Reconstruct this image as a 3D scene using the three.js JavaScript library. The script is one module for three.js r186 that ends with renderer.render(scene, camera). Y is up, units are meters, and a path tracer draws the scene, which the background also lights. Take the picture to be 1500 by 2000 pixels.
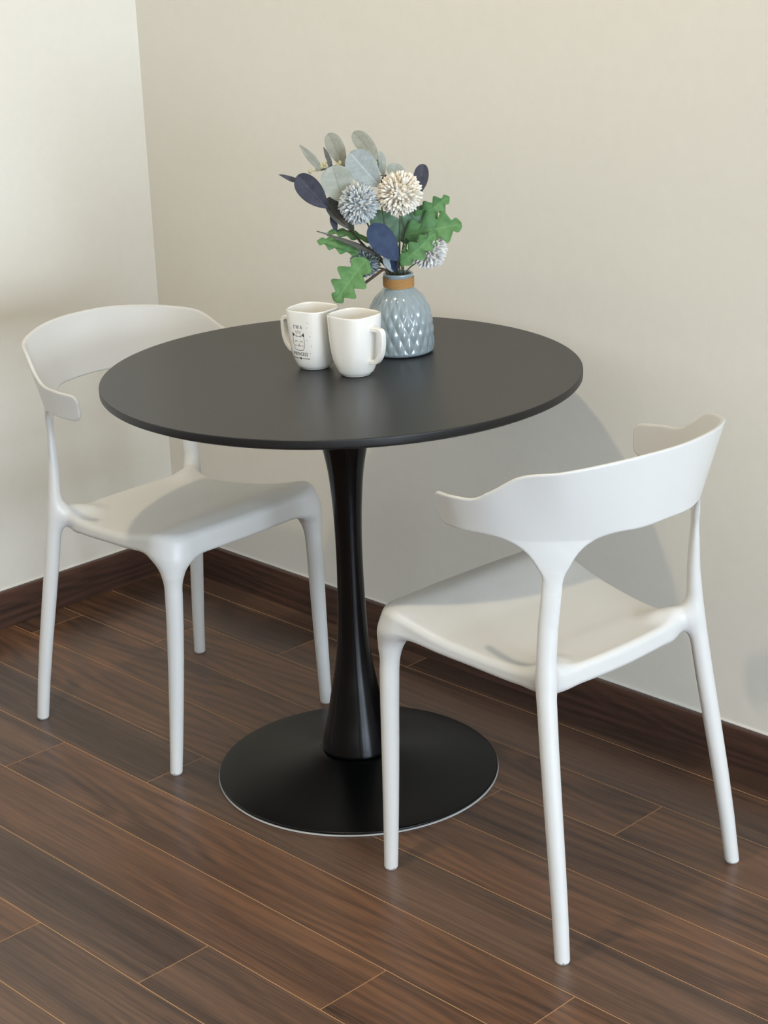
import * as THREE from 'three';
import { mergeGeometries } from 'three/addons/utils/BufferGeometryUtils.js';
import { RectAreaLightUniformsLib } from 'three/addons/lights/RectAreaLightUniformsLib.js';

// ---------------------------------------------------------------- camera, sky, lights, exposure
const scene = new THREE.Scene();
const renderer = new THREE.WebGLRenderer({ antialias: true });
renderer.toneMapping = THREE.LinearToneMapping;
renderer.toneMappingExposure = 1.0;
renderer.shadowMap.enabled = true;
RectAreaLightUniformsLib.init();

const camera = new THREE.PerspectiveCamera(31.19, 0.75, 0.05, 60);
camera.position.set(2.1639, 1.5101, 2.0197);
camera.rotation.set(-0.3338, 0.7988, -0.0372, 'YXZ');
camera.updateMatrixWorld();

const SKY = new THREE.Color().setRGB(0.82, 0.95, 1.1);
scene.background = SKY.clone().multiplyScalar(2.2);      // even overcast sky, seen only through the window

// room limits (metres, table axis at the origin)
const XL = -1.0651, ZB = -0.4451, XR = 6.6, ZF = 3.7, CEIL = 2.7;
const WIN = { z0: 0.2, z1: 3.1, y0: 0.08, y1: 2.35 };  // tall glazed opening in the right wall
const LAMP = new THREE.Vector3(0.25, CEIL - 0.03, 0.86);

const daylight = new THREE.RectAreaLight(new THREE.Color().setRGB(0.81, 0.94, 1.11), 14.8, WIN.z1 - WIN.z0 - 0.1, WIN.y1 - WIN.y0 - 0.1);
daylight.position.set(XR - 0.02, (WIN.y0 + WIN.y1) / 2, (WIN.z0 + WIN.z1) / 2);
daylight.lookAt(XR - 2, (WIN.y0 + WIN.y1) / 2, (WIN.z0 + WIN.z1) / 2);
scene.add(daylight);

const LAMP_COLOR = new THREE.Color().setRGB(1.0, 0.82, 0.57);

// ---------------------------------------------------------------- helpers
let seed = 20240611;
const rnd = () => { seed = (seed + 0x6d2b79f5) | 0; let t = Math.imul(seed ^ (seed >>> 15), 1 | seed); t = (t + Math.imul(t ^ (t >>> 7), 61 | t)) ^ t; return ((t ^ (t >>> 14)) >>> 0) / 4294967296; };
const clamp = (x, a = 0, b = 1) => Math.min(b, Math.max(a, x));
const mix = (a, b, t) => a + (b - a) * t;
const smooth = (a, b, x) => { const t = clamp((x - a) / (b - a)); return t * t * (3 - 2 * t); };
const hash = (x, y) => { let h = (Math.imul(x | 0, 374761393) + Math.imul(y | 0, 668265263)) | 0; h = Math.imul(h ^ (h >>> 13), 1274126177); return ((h ^ (h >>> 16)) >>> 0) / 4294967296; };
const vnoise = (x, y) => { const i = Math.floor(x), j = Math.floor(y), f = x - i, g = y - j, u = f * f * (3 - 2 * f), v = g * g * (3 - 2 * g); return mix(mix(hash(i, j), hash(i + 1, j), u), mix(hash(i, j + 1), hash(i + 1, j + 1), u), v); };
const fbm = (x, y, n = 4) => { let s = 0, a = 0.5, t = 0; for (let k = 0; k < n; k++) { s += a * vnoise(x + 17.3 * k, y + 9.1 * k); t += a; a *= 0.5; x *= 2; y *= 2; } return s / t; };

const taken = new Map();
const numbered = (n) => { const k = taken.get(n) ?? 0; taken.set(n, k + 1); return k ? `${n}_${String(k).padStart(3, '0')}` : n; };
function shadowed(o) { o.traverse((m) => { if (m.isMesh) { m.castShadow = true; m.receiveShadow = true; } }); return o; }
function part(name, geometry, material, parent) { const m = new THREE.Mesh(geometry, material); m.name = name; parent.add(m); return m; }
function thing(name, label, category, pos = [0, 0, 0], turn = 0, group) {
  const g = new THREE.Group(); g.name = numbered(name); g.position.set(...pos); g.rotation.y = turn;
  g.userData = { label, category }; if (group) g.userData.group = group; scene.add(g); return g;
}
function structure(name, geometry, material) {
  const m = geometry ? new THREE.Mesh(geometry, material) : new THREE.Group();
  m.name = name; m.userData = { kind: 'structure' }; scene.add(m); return m;
}
function dataTexture(w, h, fn, { srgb = true, repeat } = {}) {
  const d = new Uint8Array(w * h * 4);
  for (let j = 0; j < h; j++) for (let i = 0; i < w; i++) { const c = fn(i / w, j / h, i, j), k = (j * w + i) * 4; d[k] = clamp(c[0], 0, 255); d[k + 1] = clamp(c[1], 0, 255); d[k + 2] = clamp(c[2], 0, 255); d[k + 3] = 255; }
  const t = new THREE.DataTexture(d, w, h, THREE.RGBAFormat);
  t.magFilter = THREE.LinearFilter; t.minFilter = THREE.LinearMipmapLinearFilter; t.generateMipmaps = true; t.wrapS = t.wrapT = THREE.RepeatWrapping;
  if (srgb) t.colorSpace = THREE.SRGBColorSpace; if (repeat) t.repeat.set(...repeat); t.needsUpdate = true; return t;
}
const std = (o) => new THREE.MeshStandardMaterial(o);
const phys = (o) => new THREE.MeshPhysicalMaterial(o);
function boxAt(x0, x1, y0, y1, z0, z1) { const g = new THREE.BoxGeometry(x1 - x0, y1 - y0, z1 - z0); g.translate((x0 + x1) / 2, (y0 + y1) / 2, (z0 + z1) / 2); return g; }
function lathe(points, seg = 96) { return new THREE.LatheGeometry(points.map(([r, y]) => new THREE.Vector2(r, y)), seg); }

// ---------------------------------------------------------------- wood textures
function woodTexture(k, w, h, lenM, widM, dark, mid, light, tone) {
  const ox = k * 37.7, cy = 0.2 + 0.6 * hash(k, 5), cath = 0.35 + 0.9 * hash(k, 9);
  return dataTexture(w, h, (u, v) => {
    const x = u * lenM, y = v * widM;
    const warp = (fbm(x * 2.1 + ox, y * 9 + ox, 3) - 0.5);
    const yy = y / widM - cy + warp * 0.55;
    const ring = Math.abs(yy) * 5.0 + cath * (fbm(x * 1.3 + ox, 3.3, 2) - 0.2) * 5 + warp * 2.0;
    const ringS = 0.5 + 0.5 * Math.sin(ring * 6.283);
    const streak = fbm(x * 4 + ox, y * 360 + ox, 3), fine = fbm(x * 26 + ox, y * 950, 2);
    const broad = fbm(x * 1.1 + ox * 2, y * 16 + ox, 3);
    let t = 0.50 + (broad - 0.5) * 1.25 + (streak - 0.5) * 0.62 + (fine - 0.5) * 0.45 + (ringS - 0.5) * 0.34 * smooth(0.35, 0.7, fbm(x * 2 + ox, y * 12, 2) + 0.12);
    t = clamp(t + tone);
    return [0, 1, 2].map((c) => (t < 0.5 ? mix(dark[c], mid[c], t * 2) : mix(mid[c], light[c], t * 2 - 1)));
  });
}
const PLANK_L = 1.23, PLANK_W = 0.1327;
const woodMats = [];
for (let k = 0; k < 7; k++) {
  const map = woodTexture(k, 2048, 256, PLANK_L, PLANK_W, ...[[[58, 44, 37], [86, 65, 53], [114, 86, 68]], [[60, 43, 35], [92, 66, 50], [122, 86, 62]]][k % 2], [-0.01, 0.05, -0.05, 0.02, 0.06, -0.03, 0.0][k]);
  woodMats.push(phys({ map, roughness: 0.31, specularIntensity: 1 }));
}
const boardMat = phys({ map: woodTexture(21, 1536, 96, 2.0, 0.082, [54, 38, 31], [80, 56, 45], [102, 71, 57], 0), roughness: 0.4 });
boardMat.map.repeat.set(1, 1);

// ---------------------------------------------------------------- room shell
const paintMap = dataTexture(512, 512, (u, v) => { const n = (fbm(u * 8, v * 8, 4) - 0.5) * 2 + (fbm(u * 90, v * 90, 2) - 0.5) * 2; return [227 + n, 223 + n, 212 + n]; });
const paintBump = dataTexture(512, 512, (u, v) => { const n = fbm(u * 120, v * 120, 3) * 255; return [n, n, n]; }, { srgb: false });
const paint = std({ map: paintMap, bumpMap: paintBump, bumpScale: 0.0002, roughness: 0.75 });
const white = std({ color: 0xe6e4de, roughness: 0.85 });
function metreUV(g, ax, ay, s = 0.6) { const p = g.attributes.position, uv = g.attributes.uv; for (let i = 0; i < p.count; i++) { const q = [p.getX(i), p.getY(i), p.getZ(i)]; uv.setXY(i, q[ax] * s, q[ay] * s); } return g; }

structure('wall_back', metreUV(boxAt(XL - 0.15, XR + 0.15, -0.1, CEIL + 0.1, ZB - 0.15, ZB), 0, 1), paint);
structure('wall_left', metreUV(boxAt(XL - 0.15, XL, -0.1, CEIL + 0.1, ZB, ZF), 2, 1), paint);
structure('wall_front', metreUV(boxAt(XL - 0.15, XR + 0.15, -0.1, CEIL + 0.1, ZF, ZF + 0.15), 0, 1), paint);
structure('ceiling', boxAt(XL - 0.15, XR + 0.15, CEIL, CEIL + 0.12, ZB - 0.15, ZF + 0.15), white);
{ // right wall with the opening
  const s = new THREE.Shape([[ZB, -0.1], [ZF, -0.1], [ZF, CEIL + 0.1], [ZB, CEIL + 0.1]].map(([a, b]) => new THREE.Vector2(a, b)));
  s.holes.push(new THREE.Path([[WIN.z0, WIN.y0], [WIN.z0, WIN.y1], [WIN.z1, WIN.y1], [WIN.z1, WIN.y0]].map(([a, b]) => new THREE.Vector2(a, b))));
  const g = new THREE.ExtrudeGeometry(s, { depth: 0.15, bevelEnabled: false }); g.rotateY(-Math.PI / 2); g.translate(XR + 0.15, 0, 0);
  structure('wall_right', metreUV(g, 2, 1), paint);
  const w = structure('window_1'); const fm = std({ color: 0xdcdcd8, roughness: 0.5 });
  const fx0 = XR + 0.06, fx1 = XR + 0.11, zm = (WIN.z0 + WIN.z1) / 2, b = 0.05;
  for (const [z0, z1, y0, y1] of [[WIN.z0, WIN.z1, WIN.y0, WIN.y0 + b], [WIN.z0, WIN.z1, WIN.y1 - b, WIN.y1], [WIN.z0, WIN.z0 + b, WIN.y0 + b, WIN.y1 - b], [WIN.z1 - b, WIN.z1, WIN.y0 + b, WIN.y1 - b], [zm - 0.03, zm + 0.03, WIN.y0 + b, WIN.y1 - b]]) part('window_frame', boxAt(fx0, fx1, y0, y1, z0, z1), fm, w);
  const glass = phys({ color: 0xffffff, transmission: 1, thickness: 0, roughness: 0.02 });
  for (const [z0, z1] of [[WIN.z0 + b, zm - 0.03], [zm + 0.03, WIN.z1 - b]]) part('pane', boxAt(XR + 0.083, XR + 0.087, WIN.y0 + b, WIN.y1 - b, z0, z1), glass, w);
}

// floor: laminate planks, 1.23 x 0.1327 m, each row shifted by a fifth
{
  const floor = structure('floor');
  const core = std({ color: 0xc0966a, roughness: 0.7 });
  part('underlay', boxAt(XL - 0.05, XR + 0.05, -0.06, -0.0003, ZB - 0.05, ZF + 0.05), core, floor);
  const gap = 0.0018, z9 = 0.8201, cache = new Map();
  for (let r = -22; r <= 9; r++) {
    const za = z9 - (r + 1) * PLANK_W, zb = z9 - r * PLANK_W, z0 = Math.max(za, ZB), z1 = Math.min(zb, ZF);
    if (z1 - z0 < 0.01) continue;
    let x = 0.246 * r; x -= PLANK_L * Math.ceil((x - XL) / PLANK_L);
    for (; x < XR; x += PLANK_L) {
      const x0 = Math.max(x, XL), x1 = Math.min(x + PLANK_L, XR); if (x1 - x0 < 0.005) continue;
      const fu = rnd() < 0.5, fv = rnd() < 0.5, mi = Math.floor(rnd() * woodMats.length);
      const key = [x0 - x, x1 - x, z0 - za, z1 - za, fu, fv].map((q) => (typeof q === 'number' ? q.toFixed(4) : q)).join();
      let g = cache.get(key);
      if (!g) {
        g = new THREE.BoxGeometry(x1 - x0 - gap, 0.008, z1 - z0 - gap); g.translate((x0 + x1) / 2 - x, -0.004, (z0 + z1) / 2 - za);
        const p = g.attributes.position, uv = g.attributes.uv;
        for (let i = 0; i < p.count; i++) { let u = p.getX(i) / PLANK_L, v = (p.getZ(i) + p.getY(i)) / PLANK_W; uv.setXY(i, fu ? 1 - u : u, fv ? 1 - v : v); }
        cache.set(key, g);
      }
      const m = part('plank', g, woodMats[mi], floor); m.position.set(x, 0, za);
    }
  }
}
// baseboards with a flat ledge on top
function baseboard(name, len, place) {
  const h = 0.0813, t = 0.012, s = new THREE.Shape();
  s.moveTo(0, 0.0005); s.lineTo(t, 0.0005); s.lineTo(t, h - 0.003); s.quadraticCurveTo(t, h, t - 0.003, h); s.lineTo(0, h); s.lineTo(0, 0.0005);
  const g = new THREE.ExtrudeGeometry(s, { depth: len, bevelEnabled: false, curveSegments: 4 });
  const p = g.attributes.position, uv = g.attributes.uv;
  for (let i = 0; i < p.count; i++) uv.setXY(i, p.getZ(i) / 2.0, (p.getY(i) + (t - p.getX(i))) / 0.1);
  const m = structure(name, g, boardMat); place(m); return m;
}
baseboard('baseboard_back', XR - XL, (m) => { m.rotation.y = -Math.PI / 2; m.position.set(XR, 0, ZB); });
baseboard('baseboard_left', ZF - ZB - 0.012, (m) => { m.position.set(XL, 0, ZB + 0.012); });

{ // thin bead of white filler along the top of the baseboards
  const filler = std({ color: 0xe9e7e1, roughness: 0.7 });
  structure('trim_1', boxAt(XL, XR, 0.0813, 0.0835, ZB, ZB + 0.0025), filler);
  structure('trim_2', boxAt(XL, XL + 0.0025, 0.0813, 0.0835, ZB + 0.0025, ZF), filler);
}

// ---------------------------------------------------------------- ceiling lamp (above the frame; its shadows fall on seats and wall)
{
  const g = thing('ceiling_lamp', 'small round recessed ceiling lamp above the table', 'lamp', [LAMP.x, CEIL, LAMP.z]);
  part('trim_ring', lathe([[0.036, -0.001], [0.036, -0.012], [0.05, -0.012], [0.056, -0.006], [0.056, -0.001]], 48), white, g);
  const lens = new THREE.CylinderGeometry(0.036, 0.036, 0.004, 40); lens.translate(0, -0.006, 0);
  part('lamp_glow', lens, std({ color: 0xffffff, emissive: LAMP_COLOR, emissiveIntensity: 6 }), g);
  const l = new THREE.RectAreaLight(LAMP_COLOR, 1180, 0.07, 0.07);
  l.position.set(LAMP.x, CEIL - 0.016, LAMP.z); l.lookAt(LAMP.x, 0, LAMP.z); scene.add(l);
}

// ---------------------------------------------------------------- round pedestal table
const H = 0.7363;
{
  const t = thing('round_table', 'round black pedestal table with trumpet column between the two white chairs', 'table');
  part('table_top', lathe([[0, H], [0.3980, H], [0.3990, H - 0.0003]].reverse(), 160), phys({ color: 0x242425, roughness: 0.35, specularIntensity: 1.0 }), t);
  part('edge_band', lathe([[0.3990, H - 0.0003], [0.3997, H - 0.0008], [0.4, H - 0.002], [0.4, H - 0.0115], [0.3985, H - 0.0135], [0.389, H - 0.018], [0, H - 0.018]].reverse(), 160), phys({ color: 0x151516, roughness: 0.45 }), t);
  const col = [[0.0, 0.7180], [0.11, 0.7180], [0.11, 0.7120], [0.078, 0.706], [0.0655, 0.69], [0.053, 0.66], [0.045, 0.635], [0.038, 0.602], [0.0305, 0.560], [0.0259, 0.509], [0.0237, 0.465], [0.0228, 0.421], [0.0230, 0.376], [0.0240, 0.331], [0.0252, 0.292], [0.0280, 0.249], [0.0336, 0.203], [0.0413, 0.160], [0.0508, 0.109], [0.0600, 0.066], [0.0628, 0.050], [0.0620, 0.044], [0.03, 0.043]];
  const curve = new THREE.CatmullRomCurve3(col.slice(3, 21).map(([r, y]) => new THREE.Vector3(r, y, 0)));
  const prof = [...col.slice(0, 3), ...curve.getPoints(90).map((v) => [v.x, v.y]), ...col.slice(21)].reverse();
  part('column', lathe(prof, 96), phys({ color: 0x040405, roughness: 0.16, specularIntensity: 0.6 }), t);
  part('base', lathe([[0.2478, 0.0030], [0.2492, 0.0048], [0.2486, 0.0068], [0.2465, 0.0080], [0.22, 0.0115], [0.18, 0.0165], [0.14, 0.0235], [0.10, 0.0325], [0.07, 0.0415], [0.06, 0.046], [0, 0.046]], 160), phys({ color: 0x060607, roughness: 0.3, specularIntensity: 0.55 }), t);
  const ring = part('base_ring', lathe([[0.23, 0.0002], [0.2500, 0.0002], [0.2505, 0.0014], [0.2500, 0.0029], [0.24, 0.0032]], 160), std({ color: 0xb9b9b6, roughness: 0.5 }), t);
  ring.userData.label = 'light grey edging under the base';
}

// ---------------------------------------------------------------- moulded chair as one smooth field, cut into its parts
const TOP = [[0, 0.7543, -0.2324], [0.0644, 0.7535, -0.2248], [0.1238, 0.7489, -0.2026], [0.1753, 0.7415, -0.1676], [0.2058, 0.7312, -0.1166], [0.2224, 0.6945, -0.0638], [0.2287, 0.6875, -0.0101], [0.2190, 0.6835, 0.0375]];
const BOT = [[0, 0.6393, -0.2068], [0.0538, 0.638, -0.2025], [0.101, 0.6387, -0.1828], [0.1433, 0.6395, -0.1524], [0.1789, 0.6386, -0.1141], [0.2045, 0.6367, -0.0692], [0.2161, 0.6347, -0.0198], [0.2107, 0.633, 0.0317]];
function halfCurve(C, per = 9) {
  const pt = (i) => (i < 0 ? [-C[-i][0], C[-i][1], C[-i][2]] : i < C.length ? C[i] : C[C.length - 1].map((v, k) => 2 * v - C[C.length - 2][k]));
  const out = [];
  for (let i = 0; i < C.length - 1; i++) for (let j = 0; j < per; j++) {
    const t = j / per, [a, b, c, d] = [pt(i - 1), pt(i), pt(i + 1), pt(i + 2)];
    out.push(b.map((_, k) => 0.5 * (2 * b[k] + (c[k] - a[k]) * t + (2 * a[k] - 5 * b[k] + 4 * c[k] - d[k]) * t * t + (-a[k] + 3 * b[k] - 3 * c[k] + d[k]) * t * t * t)));
  }
  out.push(C[C.length - 1]); return out;
}
const CT = halfCurve(TOP), CB = halfCurve(BOT), NC = CT.length;
const arc = [0]; for (let i = 1; i < NC; i++) arc.push(arc[i - 1] + Math.hypot((CT[i][0] + CB[i][0] - CT[i - 1][0] - CB[i - 1][0]) / 2, (CT[i][2] + CB[i][2] - CT[i - 1][2] - CB[i - 1][2]) / 2));
const ARC = arc[NC - 1];
let POST_S = 0; for (let i = 0; i < NC; i++) if (CB[i][0] < 0.1625) POST_S = arc[i];
const smin = (a, b, k) => { const h = Math.max(k - Math.abs(a - b), 0) / k; return Math.min(a, b) - h * h * k * 0.25; };
const rbox = (a, b, r) => { a += r; b += r; return Math.min(Math.max(a, b), 0) + Math.hypot(Math.max(a, 0), Math.max(b, 0)) - r; };
function sheet(x, y, z) {
  if (y < 0.47) return 0.47 - y + 0.03;
  let best = 1e9, bi = 0, bt = 0, side = 0, px = 0, pz = 0;
  for (let i = 0; i < NC; i++) {
    const a = CB[i], b = CT[i], v = clamp((y - a[1]) / (b[1] - a[1]), -0.08, 1.3), qx = a[0] + (b[0] - a[0]) * v, qz = a[2] + (b[2] - a[2]) * v;
    if (i) {
      const ex = qx - px, ez = qz - pz, l2 = ex * ex + ez * ez, raw = ((x - px) * ex + (z - pz) * ez) / l2, last = i === NC - 1;
      const t = last ? Math.max(0, raw) : clamp(raw), dx = x - px - ex * t, dz = z - pz - ez * t, d = dx * dx + dz * dz;
      if (d < best) { best = d; bi = i - 1; bt = t; side = Math.sqrt(l2); }
    }
    px = qx; pz = qz;
  }
  const n = Math.sqrt(best), t1 = Math.min(bt, 1), s = arc[bi] + (arc[bi + 1] - arc[bi]) * bt;
  const yt = mix(CT[bi][1], CT[bi + 1][1], t1), yb = mix(CB[bi][1], CB[bi + 1][1], t1);
  let d2 = rbox(Math.max(yb - y, y - yt), s - ARC, 0.016);
  const post = Math.max(Math.abs(s - POST_S) - mix(0.006, 0.0135, smooth(0.56, 0.595, y)), 0.56 - y, y - yb);
  d2 = smin(d2, post, 0.105);
  const th = y > 0.6 ? mix(0.0036, 0.0048, smooth(0.635, 0.6, y)) : mix(0.0012, 0.0048, smooth(0.556, 0.598, y));
  return rbox(d2, n - th, 0.0034);
}
const BACKLEG = [[0.2015, 0.001, -0.1895, 0.0113, 0.0113], [0.1965, 0.0795, -0.1804, 0.0121, 0.0121], [0.1908, 0.159, -0.1691, 0.0129, 0.0129], [0.1845, 0.2385, -0.1568, 0.0135, 0.0135], [0.1779, 0.3179, -0.1446, 0.0140, 0.0138], [0.1714, 0.3974, -0.1336, 0.0146, 0.0140], [0.1675, 0.45, -0.1300, 0.0147, 0.0122], [0.1632, 0.50, -0.1298, 0.0146, 0.0100], [0.1594, 0.55, -0.1332, 0.0144, 0.0076], [0.1580, 0.578, -0.1348, 0.0138, 0.0050], [0.1577, 0.600, -0.1354, 0.0110, 0.0018]];
const FRONTLEG = [[0.1918, 0.001, 0.1898, 0.0112, 0.0112], [0.1876, 0.0564, 0.1916, 0.0120, 0.0120], [0.1838, 0.1128, 0.1933, 0.0128, 0.0128], [0.1804, 0.1692, 0.1949, 0.0136, 0.0136], [0.1773, 0.2256, 0.1964, 0.0143, 0.0143], [0.1747, 0.2821, 0.1977, 0.0149, 0.0149], [0.1724, 0.3385, 0.1980, 0.0155, 0.0155], [0.1705, 0.372, 0.1960, 0.0155, 0.0155], [0.1670, 0.400, 0.1910, 0.0125, 0.0125]];
const TX = 0.68, TZ = 0.733;
function tube(P, x, y, z) {
  let best = 1e9;
  for (let i = 0; i < P.length - 1; i++) {
    const a = P[i], b = P[i + 1], ex = b[0] - a[0], ey = b[1] - a[1], ez = b[2] - a[2];
    let t = ((x - a[0]) * ex + (y - a[1]) * ey + (z - a[2]) * ez) / (ex * ex + ey * ey + ez * ez);
    t = clamp(t);
    const dx = x - a[0] - ex * t, dy = y - a[1] - ey * t, dz = z - a[2] - ez * t, ra = mix(a[3], b[3], t), rb = mix(a[4], b[4], t);
    const p = dx * TX + dz * TZ, q = dx * TZ - dz * TX, len = Math.sqrt(p * p + q * q + dy * dy);
    let d;
    if (Math.abs(ra - rb) < 1e-6) d = len - ra;
    else { const k0 = Math.sqrt((p / ra) ** 2 + (q / rb) ** 2 + (dy / ra) ** 2), k1 = Math.sqrt((p / ra / ra) ** 2 + (q / rb / rb) ** 2 + (dy / ra / ra) ** 2); d = k1 > 1e-9 ? (k0 * (k0 - 1)) / k1 : -rb; }
    if (d < best) best = d;
  }
  return Math.max(best, 0.0015 - y);                     // flat foot
}
const lerpTable = (T, z) => { if (z <= T[0][0]) return T[0][1]; for (let i = 1; i < T.length; i++) if (z <= T[i][0]) {
  const a = T[i - 1], b = T[i], o = T[i - 2], n = T[i + 1], w = b[0] - a[0], t = (z - a[0]) / w, ma = o ? (b[1] - o[1]) / (b[0] - o[0]) : 0, mb = n ? (n[1] - a[1]) / (n[0] - a[0]) : 0;
  return (2 * t ** 3 - 3 * t * t + 1) * a[1] + (t ** 3 - 2 * t * t + t) * w * ma + (3 * t * t - 2 * t ** 3) * b[1] + (t ** 3 - t * t) * w * mb;
} return T[T.length - 1][1]; };
const SEAT_Y = [[-0.14, 0.432], [-0.05, 0.428], [0.05, 0.436], [0.13, 0.448], [0.175, 0.453], [0.215, 0.446], [0.24, 0.436]];
const SEAT_W = [[-0.14, 0.150], [-0.08, 0.160], [0.0, 0.170], [0.1, 0.184], [0.17, 0.192], [0.22, 0.193]];
const SEAT_T = [[-0.14, 0.0175], [-0.06, 0.0140], [0.06, 0.0135], [0.15, 0.018], [0.2, 0.022]];
function seat(x, y, z) {
  const w = lerpTable(SEAT_W, z), f = x / w;
  const zc = 0.041, hz = z > zc ? 0.178 - 0.007 * (x / 0.18) ** 2 : 0.177 - 0.012 * (x / 0.15) ** 2;
  const d2 = rbox(x - w, Math.abs(z - zc) - hz, z > zc ? 0.052 : 0.045);
  const dish = 0.006 * (1 - f * f) * smooth(0.19, 0.06, z) * smooth(-0.13, -0.04, z);
  const top = lerpTable(SEAT_Y, z) - 0.008 * f * f * smooth(0.19, 0.07, z) - dish - 0.004 * f * f * f * f - 0.010 * (1 - f * f) * smooth(-0.05, -0.125, z);
  const th = lerpTable(SEAT_T, z);
  return rbox(d2, Math.abs(y - (top - th)) - th, 0.0105);
}
function bridge(x, y, z) { // arm that ties the seat to the back post
  const a = [0.157, 0.4200, -0.1210], b = [0.120, 0.409, -0.096], ex = b[0] - a[0], ey = b[1] - a[1], ez = b[2] - a[2];
  const t = clamp(((x - a[0]) * ex + (y - a[1]) * ey + (z - a[2]) * ez) / (ex * ex + ey * ey + ez * ez));
  const dx = x - a[0] - ex * t, dy = (y - a[1] - ey * t) * 0.75, dz = z - a[2] - ez * t; return Math.hypot(dx, dy, dz) - mix(0.0105, 0.0075, t);
}
function chairField(x, y, z) {
  x = Math.abs(x);
  const st = y > 0.3 && y < 0.56 ? smin(seat(x, y, z), bridge(x, y, z), 0.04) : 0.1;
  const fl = y < 0.5 ? tube(FRONTLEG, x, y, z) : 0.1, bl = z < 0.02 ? tube(BACKLEG, x, y, z) : 0.1;
  let d = smin(smin(st, fl, 0.058), bl, 0.022);
  if (y > 0.46) d = smin(d, sheet(x, y, z), 0.007);
  return d;
}
const chairPart = (x, y, z) => {
  const ax = Math.abs(x), s = x < 0 ? 0 : 1;
  if (y > 0.575) return 0;
  const st = Math.min(seat(ax, y, z), bridge(ax, y, z)), fl = tube(FRONTLEG, ax, y, z), bl = tube(BACKLEG, ax, y, z);
  if (y > 0.47) return 4 + s;
  if (st < fl - 0.004 && st < bl - 0.002) return 1;
  return fl < bl ? 2 + s : 4 + s;
};
function meshField(f, lo, hi, c) {                       // surface nets on a sparse grid, vertices pulled onto the surface
  const nx = Math.ceil((hi[0] - lo[0]) / c) + 1, ny = Math.ceil((hi[1] - lo[1]) / c) + 1, nz = Math.ceil((hi[2] - lo[2]) / c) + 1, V = new Float32Array(nx * ny * nz).fill(1);
  const B = 6, reach = B * c * 0.87 * 1.6 + 0.012, at = (i, j, k) => (k * ny + j) * nx + i;
  for (let k = 0; k < nz; k += B) for (let j = 0; j < ny; j += B) for (let i = 0; i < nx; i += B) {
    const d = f(lo[0] + (i + B / 2) * c, lo[1] + (j + B / 2) * c, lo[2] + (k + B / 2) * c), far = Math.abs(d) > reach;
    for (let kk = k; kk < Math.min(k + B, nz); kk++) for (let jj = j; jj < Math.min(j + B, ny); jj++) for (let ii = i; ii < Math.min(i + B, nx); ii++)
      V[at(ii, jj, kk)] = far ? d : f(lo[0] + ii * c, lo[1] + jj * c, lo[2] + kk * c);
  }
  const id = new Int32Array(nx * ny * nz).fill(-1), P = [], I = [];
  for (let k = 0; k < nz - 1; k++) for (let j = 0; j < ny - 1; j++) for (let i = 0; i < nx - 1; i++) {
    let m = 0; const v = [];
    for (let q = 0; q < 8; q++) { const w = V[at(i + (q & 1), j + ((q >> 1) & 1), k + (q >> 2))]; v.push(w); if (w < 0) m |= 1 << q; }
    if (m === 0 || m === 255) continue;
    let sx = 0, sy = 0, sz = 0, n = 0;
    for (let a = 0; a < 8; a++) for (const bit of [1, 2, 4]) if (!(a & bit)) { const b = a | bit; if ((v[a] < 0) !== (v[b] < 0)) { const t = v[a] / (v[a] - v[b]); sx += (a & 1) + (bit === 1 ? t : 0); sy += ((a >> 1) & 1) + (bit === 2 ? t : 0); sz += (a >> 2) + (bit === 4 ? t : 0); n++; } }
    id[at(i, j, k)] = P.length / 3; P.push(lo[0] + (i + sx / n) * c, lo[1] + (j + sy / n) * c, lo[2] + (k + sz / n) * c);
  }
  const quad = (a, b, c2, d, flip) => { if (a < 0 || b < 0 || c2 < 0 || d < 0) return; flip ? I.push(a, c2, b, a, d, c2) : I.push(a, b, c2, a, c2, d); };
  for (let k = 1; k < nz - 1; k++) for (let j = 1; j < ny - 1; j++) for (let i = 1; i < nx - 1; i++) {
    const a = V[at(i, j, k)] < 0;
    if (a !== V[at(i + 1, j, k)] < 0) quad(id[at(i, j - 1, k - 1)], id[at(i, j, k - 1)], id[at(i, j, k)], id[at(i, j - 1, k)], !a);
    if (a !== V[at(i, j + 1, k)] < 0) quad(id[at(i - 1, j, k - 1)], id[at(i - 1, j, k)], id[at(i, j, k)], id[at(i, j, k - 1)], !a);
    if (a !== V[at(i, j, k + 1)] < 0) quad(id[at(i - 1, j - 1, k)], id[at(i, j - 1, k)], id[at(i, j, k)], id[at(i - 1, j, k)], !a);
  }
  const N = new Float32Array(P.length), e = 0.0006;
  for (let q = 0; q < P.length; q += 3) {
    for (let it = 0; it < 4; it++) {
      const [x, y, z] = [P[q], P[q + 1], P[q + 2]], d = f(x, y, z);
      let gx = f(x + e, y, z) - f(x - e, y, z), gy = f(x, y + e, z) - f(x, y - e, z), gz = f(x, y, z + e) - f(x, y, z - e); const l = Math.hypot(gx, gy, gz) || 1; gx /= l; gy /= l; gz /= l;
      if (it < 3) { const s = clamp(d / Math.max(l / (2 * e), 0.3), -c * 0.5, c * 0.5) * 0.9; P[q] -= gx * s; P[q + 1] -= gy * s; P[q + 2] -= gz * s; } else { N[q] = gx; N[q + 1] = gy; N[q + 2] = gz; }
    }
  }
  return { P, N, I };
}
const plastic = phys({ color: 0xd6d5d1, roughness: 0.38, specularIntensity: 0.9 });
const padMat = std({ color: 0x8d8b86, roughness: 0.7 });
let chair;
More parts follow.
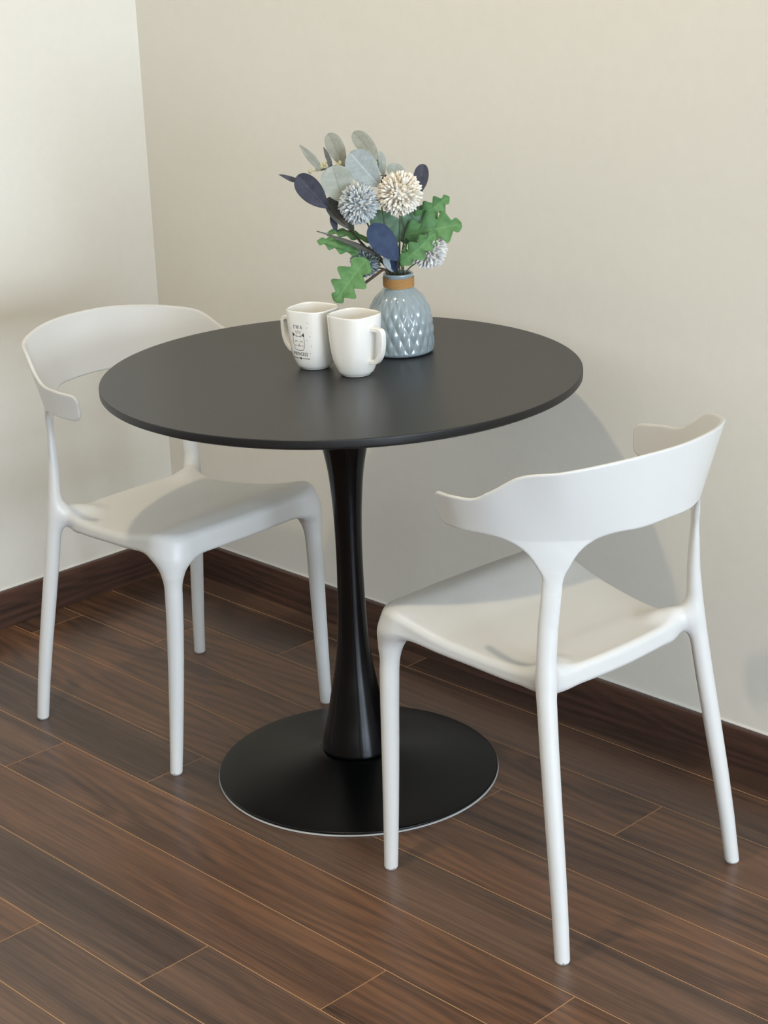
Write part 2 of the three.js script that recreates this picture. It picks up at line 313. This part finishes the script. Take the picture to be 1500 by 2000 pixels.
{
  const { P, N, I } = meshField(chairField, [-0.25, -0.004, -0.25], [0.25, 0.772, 0.235], 0.0027);
  chair = thing('dining_chair', 'white moulded plastic armchair tucked in by the pale corner walls, seat half under the table', 'chair', [0, 0, 0], 0, 'white plastic chairs at the table');
  const names = ['backrest', 'seat', 'leg', 'leg', 'leg', 'leg'], lists = names.map(() => []);
  for (let t = 0; t < I.length; t += 3) {
    const c = [0, 1, 2].map((k) => (P[I[t] * 3 + k] + P[I[t + 1] * 3 + k] + P[I[t + 2] * 3 + k]) / 3);
    lists[chairPart(...c)].push(I[t], I[t + 1], I[t + 2]);
  }
  lists.forEach((L, n) => {
    const map = new Map(), pos = [], nor = [], idx = [];
    for (const v of L) { if (!map.has(v)) { map.set(v, pos.length / 3); pos.push(P[v * 3], P[v * 3 + 1], P[v * 3 + 2]); nor.push(N[v * 3], N[v * 3 + 1], N[v * 3 + 2]); } idx.push(map.get(v)); }
    const g = new THREE.BufferGeometry();
    g.setAttribute('position', new THREE.Float32BufferAttribute(pos, 3)); g.setAttribute('normal', new THREE.Float32BufferAttribute(nor, 3)); g.setIndex(idx);
    const m = part(names[n], g, plastic, chair);
    if (n > 1) {
      const q = n < 4 ? FRONTLEG[0] : BACKLEG[0], pad = new THREE.CylinderGeometry(0.0098, 0.0102, 0.0022, 24); pad.translate(q[0] * (n % 2 ? 1 : -1), 0.0011, q[2]);
      part('foot_pad', pad, padMat, m);
    }
  });
  console.log('chair triangles', I.length / 3);
}
// local +z is the sitter's forward direction
function placeChair(c, x, z, angle) { c.position.set(x, 0, z); c.rotation.set(0, Math.PI / 2 - angle, 0); }
placeChair(chair, -0.4299, 0.0461, -0.0371);
{
  const c2 = chair.clone(); c2.name = numbered('dining_chair'); scene.add(c2);
  c2.userData = { label: 'white moulded plastic armchair in the right foreground, its curved back turned to the viewer', category: 'chair', group: 'white plastic chairs at the table' };
  placeChair(c2, 0.4869, 0.0244, 3.1824);
}

// ---------------------------------------------------------------- mugs
const glaze = (o) => phys({ color: 0xf1eee6, roughness: 0.14, clearcoat: 0.6, clearcoatRoughness: 0.06, ...o });
function mugBody(prof, seg = 96) {
  const pos = [], uv = [], idx = [];
  prof.forEach(([y, a, n], j) => { for (let i = 0; i <= seg; i++) { const th = (i / seg) * 2 * Math.PI, c = Math.cos(th), s = Math.sin(th), r = a / Math.pow(Math.abs(c) ** n + Math.abs(s) ** n, 1 / n); pos.push(r * s, y, r * c); uv.push(i / seg, y / 0.1015); } });
  for (let j = 0; j < prof.length - 1; j++) for (let i = 0; i < seg; i++) { const a = j * (seg + 1) + i, b = a + seg + 1; idx.push(a, a + 1, b, b, a + 1, b + 1); }
  const g = new THREE.BufferGeometry(); g.setAttribute('position', new THREE.Float32BufferAttribute(pos, 3)); g.setAttribute('uv', new THREE.Float32BufferAttribute(uv, 2)); g.setIndex(idx); g.computeVertexNormals();
  const nn = g.attributes.normal;                          // same normal on both sides of the seam
  for (let j = 0; j < prof.length; j++) { const a = j * (seg + 1), b = a + seg, v = new THREE.Vector3(nn.getX(a) + nn.getX(b), nn.getY(a) + nn.getY(b), nn.getZ(a) + nn.getZ(b)).normalize(); nn.setXYZ(a, v.x, v.y, v.z); nn.setXYZ(b, v.x, v.y, v.z); }
  return g;
}
const outer = [[0.0004, 0.0, 2], [0.0004, 0.022, 2], [0.0012, 0.0245, 2], [0.0035, 0.0250, 2], [0.0042, 0.0268, 2.1], [0.007, 0.0292, 2.2], [0.012, 0.0308, 2.3], [0.019, 0.0328, 2.5], [0.028, 0.0343, 2.75], [0.042, 0.0358, 3.0], [0.06, 0.0370, 3.2], [0.08, 0.0379, 3.3], [0.1005, 0.0387, 3.3], [0.1020, 0.0384, 3.3], [0.1025, 0.0375, 3.3]];
const inner = [[0.1025, 0.0371, 3.3], [0.1020, 0.0360, 3.3], [0.1000, 0.0354, 3.3], [0.07, 0.0343, 3.2], [0.042, 0.0325, 3.0], [0.022, 0.030, 2.6], [0.012, 0.025, 2.3], [0.008, 0.015, 2], [0.007, 0.0, 2]];
const handleGeo = (() => {
  const s = new THREE.Shape(), r0 = 0.0335, r1 = 0.0640, y0 = 0.022, y1 = 0.0845;
  s.moveTo(r0, y1); s.lineTo(r1 - 0.012, y1); s.quadraticCurveTo(r1, y1, r1, y1 - 0.012); s.bezierCurveTo(r1 + 0.0005, 0.05, r1 - 0.003, y0 + 0.013, r1 - 0.015, y0 + 0.003); s.quadraticCurveTo(r1 - 0.019, y0, r0, y0); s.lineTo(r0 - 0.002, y0 + 0.007);
  s.lineTo(r1 - 0.021, y0 + 0.0075); s.bezierCurveTo(r1 - 0.009, y0 + 0.016, r1 - 0.0065, 0.055, r1 - 0.0068, y1 - 0.013); s.quadraticCurveTo(r1 - 0.0068, y1 - 0.0068, r1 - 0.013, y1 - 0.0068); s.lineTo(r0, y1 - 0.0068); s.lineTo(r0, y1);
  const g = new THREE.ExtrudeGeometry(s, { depth: 0.0065, bevelEnabled: true, bevelThickness: 0.0022, bevelSize: 0.0012, bevelOffset: -0.0012, bevelSegments: 4, curveSegments: 14 });
  g.translate(0, 0, -0.00325); return g;                    // reaches along +x
})();
function printTexture() {                                   // the cat print on the mug, the whole wrap round the body
  const c = document.createElement('canvas'); c.width = 2048; c.height = 760; const x = c.getContext('2d');
  x.fillStyle = '#f1eee6'; x.fillRect(0, 0, 2048, 760);
  const X = 1024 - 40, k = 1;                               // centre of the print
  x.save(); x.translate(X, 0); x.strokeStyle = '#4a4648'; x.fillStyle = '#4a4648'; x.lineWidth = 7; x.lineJoin = 'round'; x.lineCap = 'round';
  x.beginPath(); x.moveTo(-92, 330); x.lineTo(-98, 262); x.lineTo(-40, 312); x.quadraticCurveTo(0, 302, 40, 312); x.lineTo(98, 262); x.lineTo(96, 340); x.bezierCurveTo(104, 400, 96, 470, 60, 482); x.quadraticCurveTo(0, 494, -60, 482); x.bezierCurveTo(-96, 470, -104, 400, -92, 330); x.stroke();
  x.beginPath(); x.moveTo(-98, 262); x.lineTo(-92, 312); x.lineTo(-62, 296); x.fill(); x.beginPath(); x.moveTo(98, 262); x.lineTo(94, 312); x.lineTo(62, 296); x.fill();
  x.beginPath(); x.arc(-44, 388, 22, Math.PI * 1.1, Math.PI * 1.9); x.stroke(); x.beginPath(); x.arc(44, 388, 22, Math.PI * 1.1, Math.PI * 1.9); x.stroke();
  x.beginPath(); x.moveTo(-10, 404); x.lineTo(10, 404); x.lineTo(0, 416); x.closePath(); x.fill();
  x.beginPath(); x.arc(-14, 420, 14, 0, Math.PI * 0.95); x.stroke(); x.beginPath(); x.arc(14, 420, 14, 0.05 * Math.PI, Math.PI); x.stroke();
  x.fillStyle = '#c8aeb0'; x.beginPath(); x.arc(-62, 428, 13, 0, 7); x.fill(); x.beginPath(); x.arc(62, 428, 13, 0, 7); x.fill();
  x.strokeStyle = '#8d6f76'; x.lineWidth = 6;               // little crown
  x.beginPath(); x.moveTo(-34, 306); x.lineTo(-40, 238); x.lineTo(-16, 268); x.lineTo(0, 226); x.lineTo(16, 268); x.lineTo(40, 238); x.lineTo(34, 306); x.stroke();
  x.fillStyle = '#5d5458'; x.textAlign = 'center'; x.font = 'bold 62px sans-serif'; x.fillText("I'M A", 0, 212);
  x.fillStyle = '#4a4648'; x.font = 'bold 60px sans-serif'; x.fillText('PRINCESS', 6, 556);
  for (let q = -9; q <= 9; q++) if (Math.abs(q) > 1) { x.beginPath(); x.arc(q * 18, 592, 7, 0, 7); x.fill(); }
  x.fillStyle = '#1d1b1c'; x.beginPath(); x.moveTo(0, 610); x.bezierCurveTo(-30, 590, -20, 570, 0, 584); x.bezierCurveTo(20, 570, 30, 590, 0, 610); x.fill();
  x.fillStyle = '#b9a9ad'; for (const [a, b] of [[150, 190], [190, 300], [165, 130], [205, 420], [180, 520], [-150, 220], [-165, 400], [140, 350]]) { x.beginPath(); x.arc(a, b, 7, 0, 7); x.fill(); }
  x.restore();
  const t = new THREE.CanvasTexture(c); t.colorSpace = THREE.SRGBColorSpace; t.wrapS = THREE.RepeatWrapping; return t;
}
const YAW = 0.7866;                                         // direction from the table to the viewer
function mug(label, pos, face, handleTurn, mapped) {
  const g = thing('mug', label, 'mug', pos, 0, 'white mugs on the table');
  const b = part('body', mugBody(outer), mapped ? glaze({ color: 0xffffff, map: printTexture() }) : glaze({}), g); b.rotation.y = face;
  const i = part('inside', mugBody(inner), glaze({}), g); i.rotation.y = face;
  const h = part('handle', handleGeo, glaze({}), g); h.rotation.y = handleTurn - Math.PI / 2;
  return g;
}
const rad = THREE.MathUtils.degToRad;
// printed face is half a turn from the texture seam, so the body is turned by half a turn
mug('white square mug printed with a smiling cat and PRINCESS lettering, handle to the left', [-0.0496, H, 0.0130], YAW + rad(-33) + Math.PI, YAW + rad(-123), true);
mug('plain white square mug standing in front of the printed one, handle to the right', [0.0397, H, 0.0035], YAW + rad(-41) + Math.PI, YAW + rad(49), false);

// ---------------------------------------------------------------- vase
const VASE = [-0.0098, H, -0.1513];
{
  const g = thing('vase', 'pale blue glazed vase with diamond relief and twine round its neck', 'vase', VASE);
  const keys = [[0.0005, 0.0], [0.0005, 0.050], [0.0025, 0.0550], [0.006, 0.0575], [0.02, 0.0577], [0.04, 0.0570], [0.055, 0.0558], [0.07, 0.0532], [0.082, 0.0492], [0.092, 0.0440], [0.100, 0.0380], [0.106, 0.0320], [0.1105, 0.0275], [0.1135, 0.0252], [0.118, 0.0247], [0.126, 0.0247], [0.131, 0.0250], [0.1345, 0.0260], [0.1365, 0.0256], [0.1372, 0.0240], [0.1365, 0.0224], [0.134, 0.0216], [0.12, 0.0208], [0.112, 0.0212], [0.104, 0.029], [0.09, 0.040], [0.07, 0.048], [0.03, 0.052], [0.010, 0.050], [0.006, 0.0]];
  const curve = new THREE.CatmullRomCurve3(keys.map(([y, r]) => new THREE.Vector3(r, y, 0)), false, 'centripetal');
  const seg = 21 * 16, M = 260, pos = [], idx = [], pts = curve.getPoints(M);
  pts.forEach((p, j) => {
    const u = j / M * (keys.length - 1), out = u < 18, amp = out ? 0.0024 * smooth(0.003, 0.012, p.y) * smooth(0.112, 0.092, p.y) * Math.min(1, p.x / 0.05) : 0;
    for (let i = 0; i < seg; i++) {
      const th = (i / seg) * 2 * Math.PI, al = 10.5 * th, be = (Math.PI * p.y) / 0.038;
      const q = Math.cos(al + be) ** 2 * Math.cos(al - be) ** 2, r = Math.max(p.x, 0) + amp * (Math.pow(q, 0.6) - 0.65);
      pos.push(r * Math.sin(th), p.y, r * Math.cos(th));
    }
  });
  for (let j = 0; j < M; j++) for (let i = 0; i < seg; i++) { const a = j * seg + i, b = j * seg + (i + 1) % seg; idx.push(a, b, a + seg, a + seg, b, b + seg); }
  const geo = new THREE.BufferGeometry(); geo.setAttribute('position', new THREE.Float32BufferAttribute(pos, 3)); geo.setIndex(idx); geo.computeVertexNormals();
  part('body', geo, phys({ color: 0x8b999e, roughness: 0.16, clearcoat: 0.8, clearcoatRoughness: 0.06 }), g);
  class Coil extends THREE.Curve { getPoint(t, o = new THREE.Vector3()) { const a = t * 2 * Math.PI * 8; return o.set(0.0255 * Math.sin(a), 0.1140 + 0.0165 * t, 0.0255 * Math.cos(a)); } }
  const tw = part('twine', new THREE.TubeGeometry(new Coil(), 560, 0.00135, 6), std({ color: 0xb0844e, roughness: 0.85 }), g); tw.userData.label = 'tan jute twine wrapped round the neck';
}

// ---------------------------------------------------------------- artificial bouquet (each stem is a thing of its own; millimetres from the vase foot: right, up, towards the viewer)
const LEAF = {
  sage: { c: [140, 141, 129], v: [122, 123, 110] }, dusk: { c: [88, 90, 86], v: [74, 76, 74] }, mist: { c: [160, 166, 158], v: [140, 146, 139] }, frost: { c: [152, 161, 161], v: [180, 190, 191] },
  slate: { c: [60, 63, 76], v: [78, 80, 92] }, navy: { c: [36, 54, 84], v: [46, 60, 86] }, oak: { c: [88, 130, 78], v: [108, 148, 90] }, fern: { c: [100, 128, 102], v: [116, 144, 114] } };
const leafMats = {};
Object.entries(LEAF).forEach(([k, { c, v }], n) => {
  const map = dataTexture(96, 192, (u, t) => {
    const s = Math.abs(u - 0.5) * 2, rib = Math.exp(-((s / 0.05) ** 2)), w = t * 9 - s * 1.6, side = Math.pow(Math.max(0, Math.cos(w * 6.283)), 12) * 0.45 * (1 - s * 0.5), m = clamp(rib + side), blot = (fbm(u * 5 + n * 7, t * 9, 3) - 0.5) * 26;
    return [0, 1, 2].map((q) => mix(c[q], v[q], m) + blot);
  });
  leafMats[k] = phys({ map, roughness: 0.72, transmission: 0.0, sheen: 0.25, sheenRoughness: 0.6 });
});
const stemMat = std({ color: 0x4d5b3e, roughness: 0.7 }), darkStem = std({ color: 0x4a3b30, roughness: 0.8 }), budMat = std({ color: 0xb9b184, roughness: 0.7 });
const mm = (p) => new THREE.Vector3(p[0] / 1000, p[1] / 1000, p[2] / 1000);
function leafGeometry([kind, b, t, widthMm, roll, bend, fold]) {
  const B = mm(b), T = mm(t), ax = T.clone().sub(B), L = ax.length(); ax.normalize();
  const n = new THREE.Vector3(0, 0.25, 1); n.addScaledVector(ax, -n.dot(ax)).normalize().applyAxisAngle(ax, roll);
  const sd = new THREE.Vector3().crossVectors(ax, n), W = widthMm / 2000, oak = kind === 'oak', lob = oak || kind === 'fern', narrow = widthMm < 16;
  const nL = lob ? 60 : 22, nW = 8, th = 0.00025, pos = [], uv = [], idx = [];
  const shape = (q) => {
    if (lob) { const env = Math.pow(Math.sin(Math.PI * clamp(0.05 + 0.93 * Math.pow(q, 0.85))), 0.75), l = 0.5 + 0.5 * Math.cos(2 * Math.PI * (3.6 * q - 0.42 * 3.6 + 0.15)); return env * (oak ? 0.46 + 0.54 * Math.pow(l, 0.7) : 0.85 + 0.15 * l); }
    return narrow ? Math.pow(Math.sin(Math.PI * Math.pow(clamp(q, 0.01, 0.995), 0.9)), 0.8) : (q < 0.6 ? Math.pow(Math.sin((Math.PI / 2) * (0.04 + 0.96 * q / 0.6)), 0.85) : Math.sqrt(Math.max(0, 1 - Math.pow((q - 0.6) / 0.4, 2.3))));
  };
  for (const side of [1, -1]) for (let j = 0; j <= nL; j++) for (let i = 0; i <= nW; i++) {
    const q = lob ? j / nL : 1 - (1 - j / nL) ** 1.6, s = (i / nW) * 2 - 1, hw = W * Math.max(shape(q), 0.03), a = Math.abs(s);
    const fwd = lob ? 0.075 * L * a * a * Math.sin(Math.PI * q) : 0;
    const wav = lob ? 0.0025 * Math.sin(q * 22 + s * 2) * a : 0.0012 * Math.sin(q * 7 + 1) * a;
    const p = B.clone().addScaledVector(ax, q * L + fwd).addScaledVector(sd, s * hw * (1 - 0.1 * fold)).addScaledVector(n, -bend * L * 4 * q * (1 - q) * -0.5 - bend * L * q * q + fold * a * hw * 0.9 + wav + side * th);
    pos.push(p.x, p.y, p.z); uv.push(i / nW, q);
  }
  const off = (nL + 1) * (nW + 1), row = nW + 1;
  for (let j = 0; j < nL; j++) for (let i = 0; i < nW; i++) { const a = j * row + i; idx.push(a, a + 1, a + row, a + row, a + 1, a + row + 1); const c = a + off; idx.push(c, c + row, c + 1, c + 1, c + row, c + row + 1); }
  const rim = []; for (let i = 0; i < nW; i++) rim.push(i); for (let j = 0; j < nL; j++) rim.push(j * row + nW); for (let i = nW; i > 0; i--) rim.push(nL * row + i); for (let j = nL; j > 0; j--) rim.push(j * row);
  rim.forEach((a, k) => { const b2 = rim[(k + 1) % rim.length]; idx.push(a, a + off, b2, b2, a + off, b2 + off); });
  const g = new THREE.BufferGeometry(); g.setAttribute('position', new THREE.Float32BufferAttribute(pos, 3)); g.setAttribute('uv', new THREE.Float32BufferAttribute(uv, 2)); g.setIndex(idx); g.computeVertexNormals(); return g;
}
function stemGeometry(points, r = 0.0013) { return new THREE.TubeGeometry(new THREE.CatmullRomCurve3(points), 28, r, 7); }
const TURN = rad(45.07);
function sprig(name, label, { stem, leaves = [], buds = [], mouth = [0, 0], dark, r }, category = 'foliage', group) {
  const g = thing(name, label, category, VASE, TURN, group), m = dark ? darkStem : stemMat;
  const path = [new THREE.Vector3(-mouth[0] * 0.4, 0.04, -mouth[1] * 0.4), new THREE.Vector3(mouth[0], 0.137, mouth[1]), ...stem.map(mm)];
  part('stem', stemGeometry(path, r), m, g);
  const curve = new THREE.CatmullRomCurve3(path).getPoints(60);
  for (const l of leaves) {
    const b = mm(l[1]); let near = curve[0]; for (const q of curve) if (q.distanceTo(b) < near.distanceTo(b) && q.y < b.y + 0.004) near = q;
    const leaf = part('leaf', leafGeometry(l), leafMats[l[0]], g);
    if (near.distanceTo(b) > 0.003) part('leaf_stalk', stemGeometry([near, near.clone().lerp(b, 0.5).add(new THREE.Vector3(0, 0.003, 0)), b], 0.0008), m, g);
  }
  for (const q of buds) { const s = new THREE.SphereGeometry(0.0032, 12, 8); s.scale(1, 1.3, 1); s.translate(...mm(q).toArray()); part('bud', s, budMat, g); const b = mm(q); let near = curve[0]; for (const w of curve) if (w.distanceTo(b) < near.distanceTo(b)) near = w; part('bud_stalk', stemGeometry([near, near.clone().lerp(b, 0.5), b], 0.0006), budMat, g); }
  return g;
}
sprig('eucalyptus_sprig', 'grey green leafy sprig with tiny buds at the upper left of the bouquet', { mouth: [-0.006, -0.004], stem: [[-65, 194, 0], [-91, 256, -5], [-112, 313, -10]], leaves: [['sage', [-85, 314, -20], [-108, 371, -30], 31, 0.25, 0.08, 0.15], ['sage', [-123, 313, 0], [-154, 358, 10], 15, 0.3, 0.12, 0.15], ['dusk', [-105, 317, -10], [-117, 351, -10], 8, 0.2, 0.1, 0.15], ['dusk', [-107, 313, 0], [-110, 337, 5], 9, 0.9, 0.2, 0.15], ['mist', [-86, 261, 15], [-104, 322, 12], 55, -0.2, 0.06, 0.15]], buds: [[-122, 320, 0], [-129, 316, 0], [-110, 327, 0], [-91, 325, 0], [-141, 313, 0], [-117, 324, 0], [-95, 321, 0]] });
sprig('eucalyptus_sprig', 'tall sprig with the large veined pale blue leaf, above the blue pompom', { mouth: [-0.002, -0.01], stem: [[-20, 218, 0], [-27, 284, 0], [-28, 319, -25]], leaves: [['sage', [-28, 321, -30], [-66, 371, -40], 31, 0.3, 0.08, 0.15], ['frost', [-26, 287, 20], [-74, 343, 12], 50, -0.15, 0.05, 0.15], ['mist', [-20, 294, -40], [-24, 335, -45], 17, 0.2, 0.08, 0.15], ['mist', [-3, 289, -40], [4, 314, -45], 31, 0, 0.08, 0.15], ['slate', [-22, 284, -10], [-15, 302, -10], 10, 0.3, 0.08, 0.15]], buds: [[-53, 337, -30], [-49, 336, -30]] });
sprig('blue_leaf_sprig', 'dark slate blue leaves reaching out at the far left of the bouquet', { dark: true, mouth: [-0.012, 0], stem: [[-55, 185, 0], [-98, 234, 0], [-114, 254, 5]], leaves: [['slate', [-114, 253, 10], [-163, 307, 5], 42, -0.35, 0.05, 0.15], ['slate', [-151, 290, -10], [-194, 308, -12], 10, 0.5, 0.05, 0.15], ['dusk', [-73, 211, -2], [-115, 266, -10], 33, 0.2, 0.05, 0.15], ['slate', [-103, 208, -15], [-110, 243, -15], 12, 0.2, 0.08, 0.15]] });
sprig('blue_leaf_sprig', 'single slate blue leaf rising behind the cream pompom', { dark: true, mouth: [0.008, -0.006], stem: [[17, 189, -10], [37, 247, -20], [39, 263, -22]], leaves: [['slate', [37, 261, -22], [48, 314, -30], 27, -0.3, 0.05, 0.15]] });
sprig('blue_leaf_sprig', 'broad navy blue leaf standing at the mouth of the vase', { dark: true, mouth: [-0.004, 0.014], stem: [[-1, 162, 35]], leaves: [['navy', [-1, 167, 45], [-43, 228, 50], 45, 0.25, 0.06, 0.15], ['frost', [-9, 143, 18], [-22, 173, 35], 17, 0.3, 0.08, 0.15], ['navy', [-4, 143, 18], [-8, 173, 35], 15, -0.3, 0.08, 0.15]] });
sprig('blade_leaf_sprig', 'two thin grey blade leaves pointing left above the mugs', { dark: true, mouth: [-0.012, 0.008], stem: [[-22, 160, 20], [-28, 169, 30]], leaves: [['dusk', [-27, 169, 30], [-131, 224, 50], 8, 0.8, 0.04, 0.3], ['dusk', [-33, 173, 25], [-115, 213, 30], 12, 0.9, 0.05, 0.3]] });
sprig('oak_leaf_sprig', 'bright green lobed leaves hanging left over the mugs', { mouth: [-0.014, 0.004], stem: [[-36, 164, 10], [-54, 167, 35]], leaves: [['oak', [-52, 170, 40], [-108, 104, 60], 62, 0.15, 0.06, 0.15], ['oak', [-66, 176, 22], [-132, 205, 30], 35, 0.6, 0.1, 0.15], ['oak', [-45, 190, -10], [-117, 213, -10], 24, 0.7, 0.1, 0.15]] });
sprig('oak_leaf_sprig', 'green lobed leaves spreading at the right of the bouquet', { mouth: [0.006, 0.006], stem: [[7, 167, 10], [14, 204, 0]], leaves: [['oak', [14, 200, -5], [109, 216, 0], 66, -0.1, 0.06, 0.2], ['oak', [30, 224, -18], [90, 258, -14], 44, 0.35, 0.12, 0.3], ['oak', [4, 159, 30], [65, 207, 30], 42, 0.3, 0.1, 0.25], ['oak', [6, 150, 20], [14, 190, 30], 14, 0.2, 0.08, 0.15]] });
sprig('oak_leaf_sprig', 'two dull green leaves in the middle, under the cream pompom', { mouth: [0.002, -0.004], stem: [[1, 164, -5], [4, 188, -10]], leaves: [['fern', [1, 186, -10], [-41, 240, -12], 55, 0.2, 0.05, 0.15], ['fern', [9, 186, -12], [50, 246, -15], 52, -0.25, 0.05, 0.15]] });
sprig('twig', 'short brown twig end hanging over the left of the vase rim', { dark: true, r: 0.0025, mouth: [-0.017, 0.012], stem: [[-24, 148, 24], [-37, 141, 30], [-57, 128, 35]] }, 'twig');

function pompom(label, at, radius, tones, mouth) {
  const g = thing('pompom_flower', label, 'flower', VASE, TURN, 'pompom flowers in the vase'), C = mm(at);
  part('stem', stemGeometry([new THREE.Vector3(-mouth[0] * 0.4, 0.04, -mouth[1] * 0.4), new THREE.Vector3(mouth[0], 0.137, mouth[1]), new THREE.Vector3(mix(mouth[0], C.x, 0.55), mix(0.137, C.y, 0.5), mix(mouth[1], C.z, 0.5)), C], 0.0014), stemMat, g);
  const core = new THREE.SphereGeometry(radius * 0.62, 24, 16); core.translate(C.x, C.y, C.z);
  const tint = tones.map((t) => std({ color: t, roughness: 0.8 }));
  part('flower_core', core, tint[0], g);
  const n = 460, sets = tint.map(() => []), up = new THREE.Vector3(0, 1, 0);
  const L = radius * 0.54, w = radius * 0.056;
  for (let i = 0; i < n; i++) {
    const y = 1 - 2 * (i + 0.5) / n, a = i * 2.399963 + rnd() * 0.35, s = Math.sqrt(1 - y * y), dir = new THREE.Vector3(s * Math.cos(a), y, s * Math.sin(a)).add(new THREE.Vector3(rnd() - 0.5, rnd() - 0.5, rnd() - 0.5).multiplyScalar(0.22)).normalize();
    const k = 0.88 + 0.24 * rnd(), p = lathe([[0.0001, 0], [w * 0.6, L * 0.1], [w * 1.0, L * 0.55], [w * 1.05, L * 0.78], [w * 0.6, L * 0.95], [0.0001, L]].map(([r, q]) => [r * (0.85 + 0.4 * rnd()), q * k]), 6);
    p.applyQuaternion(new THREE.Quaternion().setFromUnitVectors(up, dir)); const o = C.clone().addScaledVector(dir, radius * 0.48); p.translate(o.x, o.y, o.z);
    sets[Math.floor(rnd() * tint.length)].push(p);
  }
  sets.forEach((q, k) => { const m = part('petals', mergeGeometries(q), tint[k], g); m.userData.kind = 'stuff'; });
}
pompom('pale blue pompom flower at the left of the cream one', [-62, 261, 30], 0.0335, [0xc2c7c8, 0xd2d6d6, 0xb2babd], [-0.008, 0.004]);
pompom('cream pompom flower, the largest, in the upper middle of the bouquet', [7, 276, 30], 0.0365, [0xece6da, 0xf5f0e6, 0xe2d8c4], [0.002, 0.002]);
pompom('white pompom flower low on the right, below the green leaves', [52, 172, -12], 0.032, [0xe2e0da, 0xf0efec, 0xcfccc6], [0.014, -0.004]);
pompom('dusty blue pompom flower low on the left, half behind a green leaf', [-55, 158, 0], 0.0255, [0x9ca7ac, 0xacb6bb, 0x8a959b], [-0.014, -0.004]);

scene.children.forEach(shadowed);
renderer.render(scene, camera);
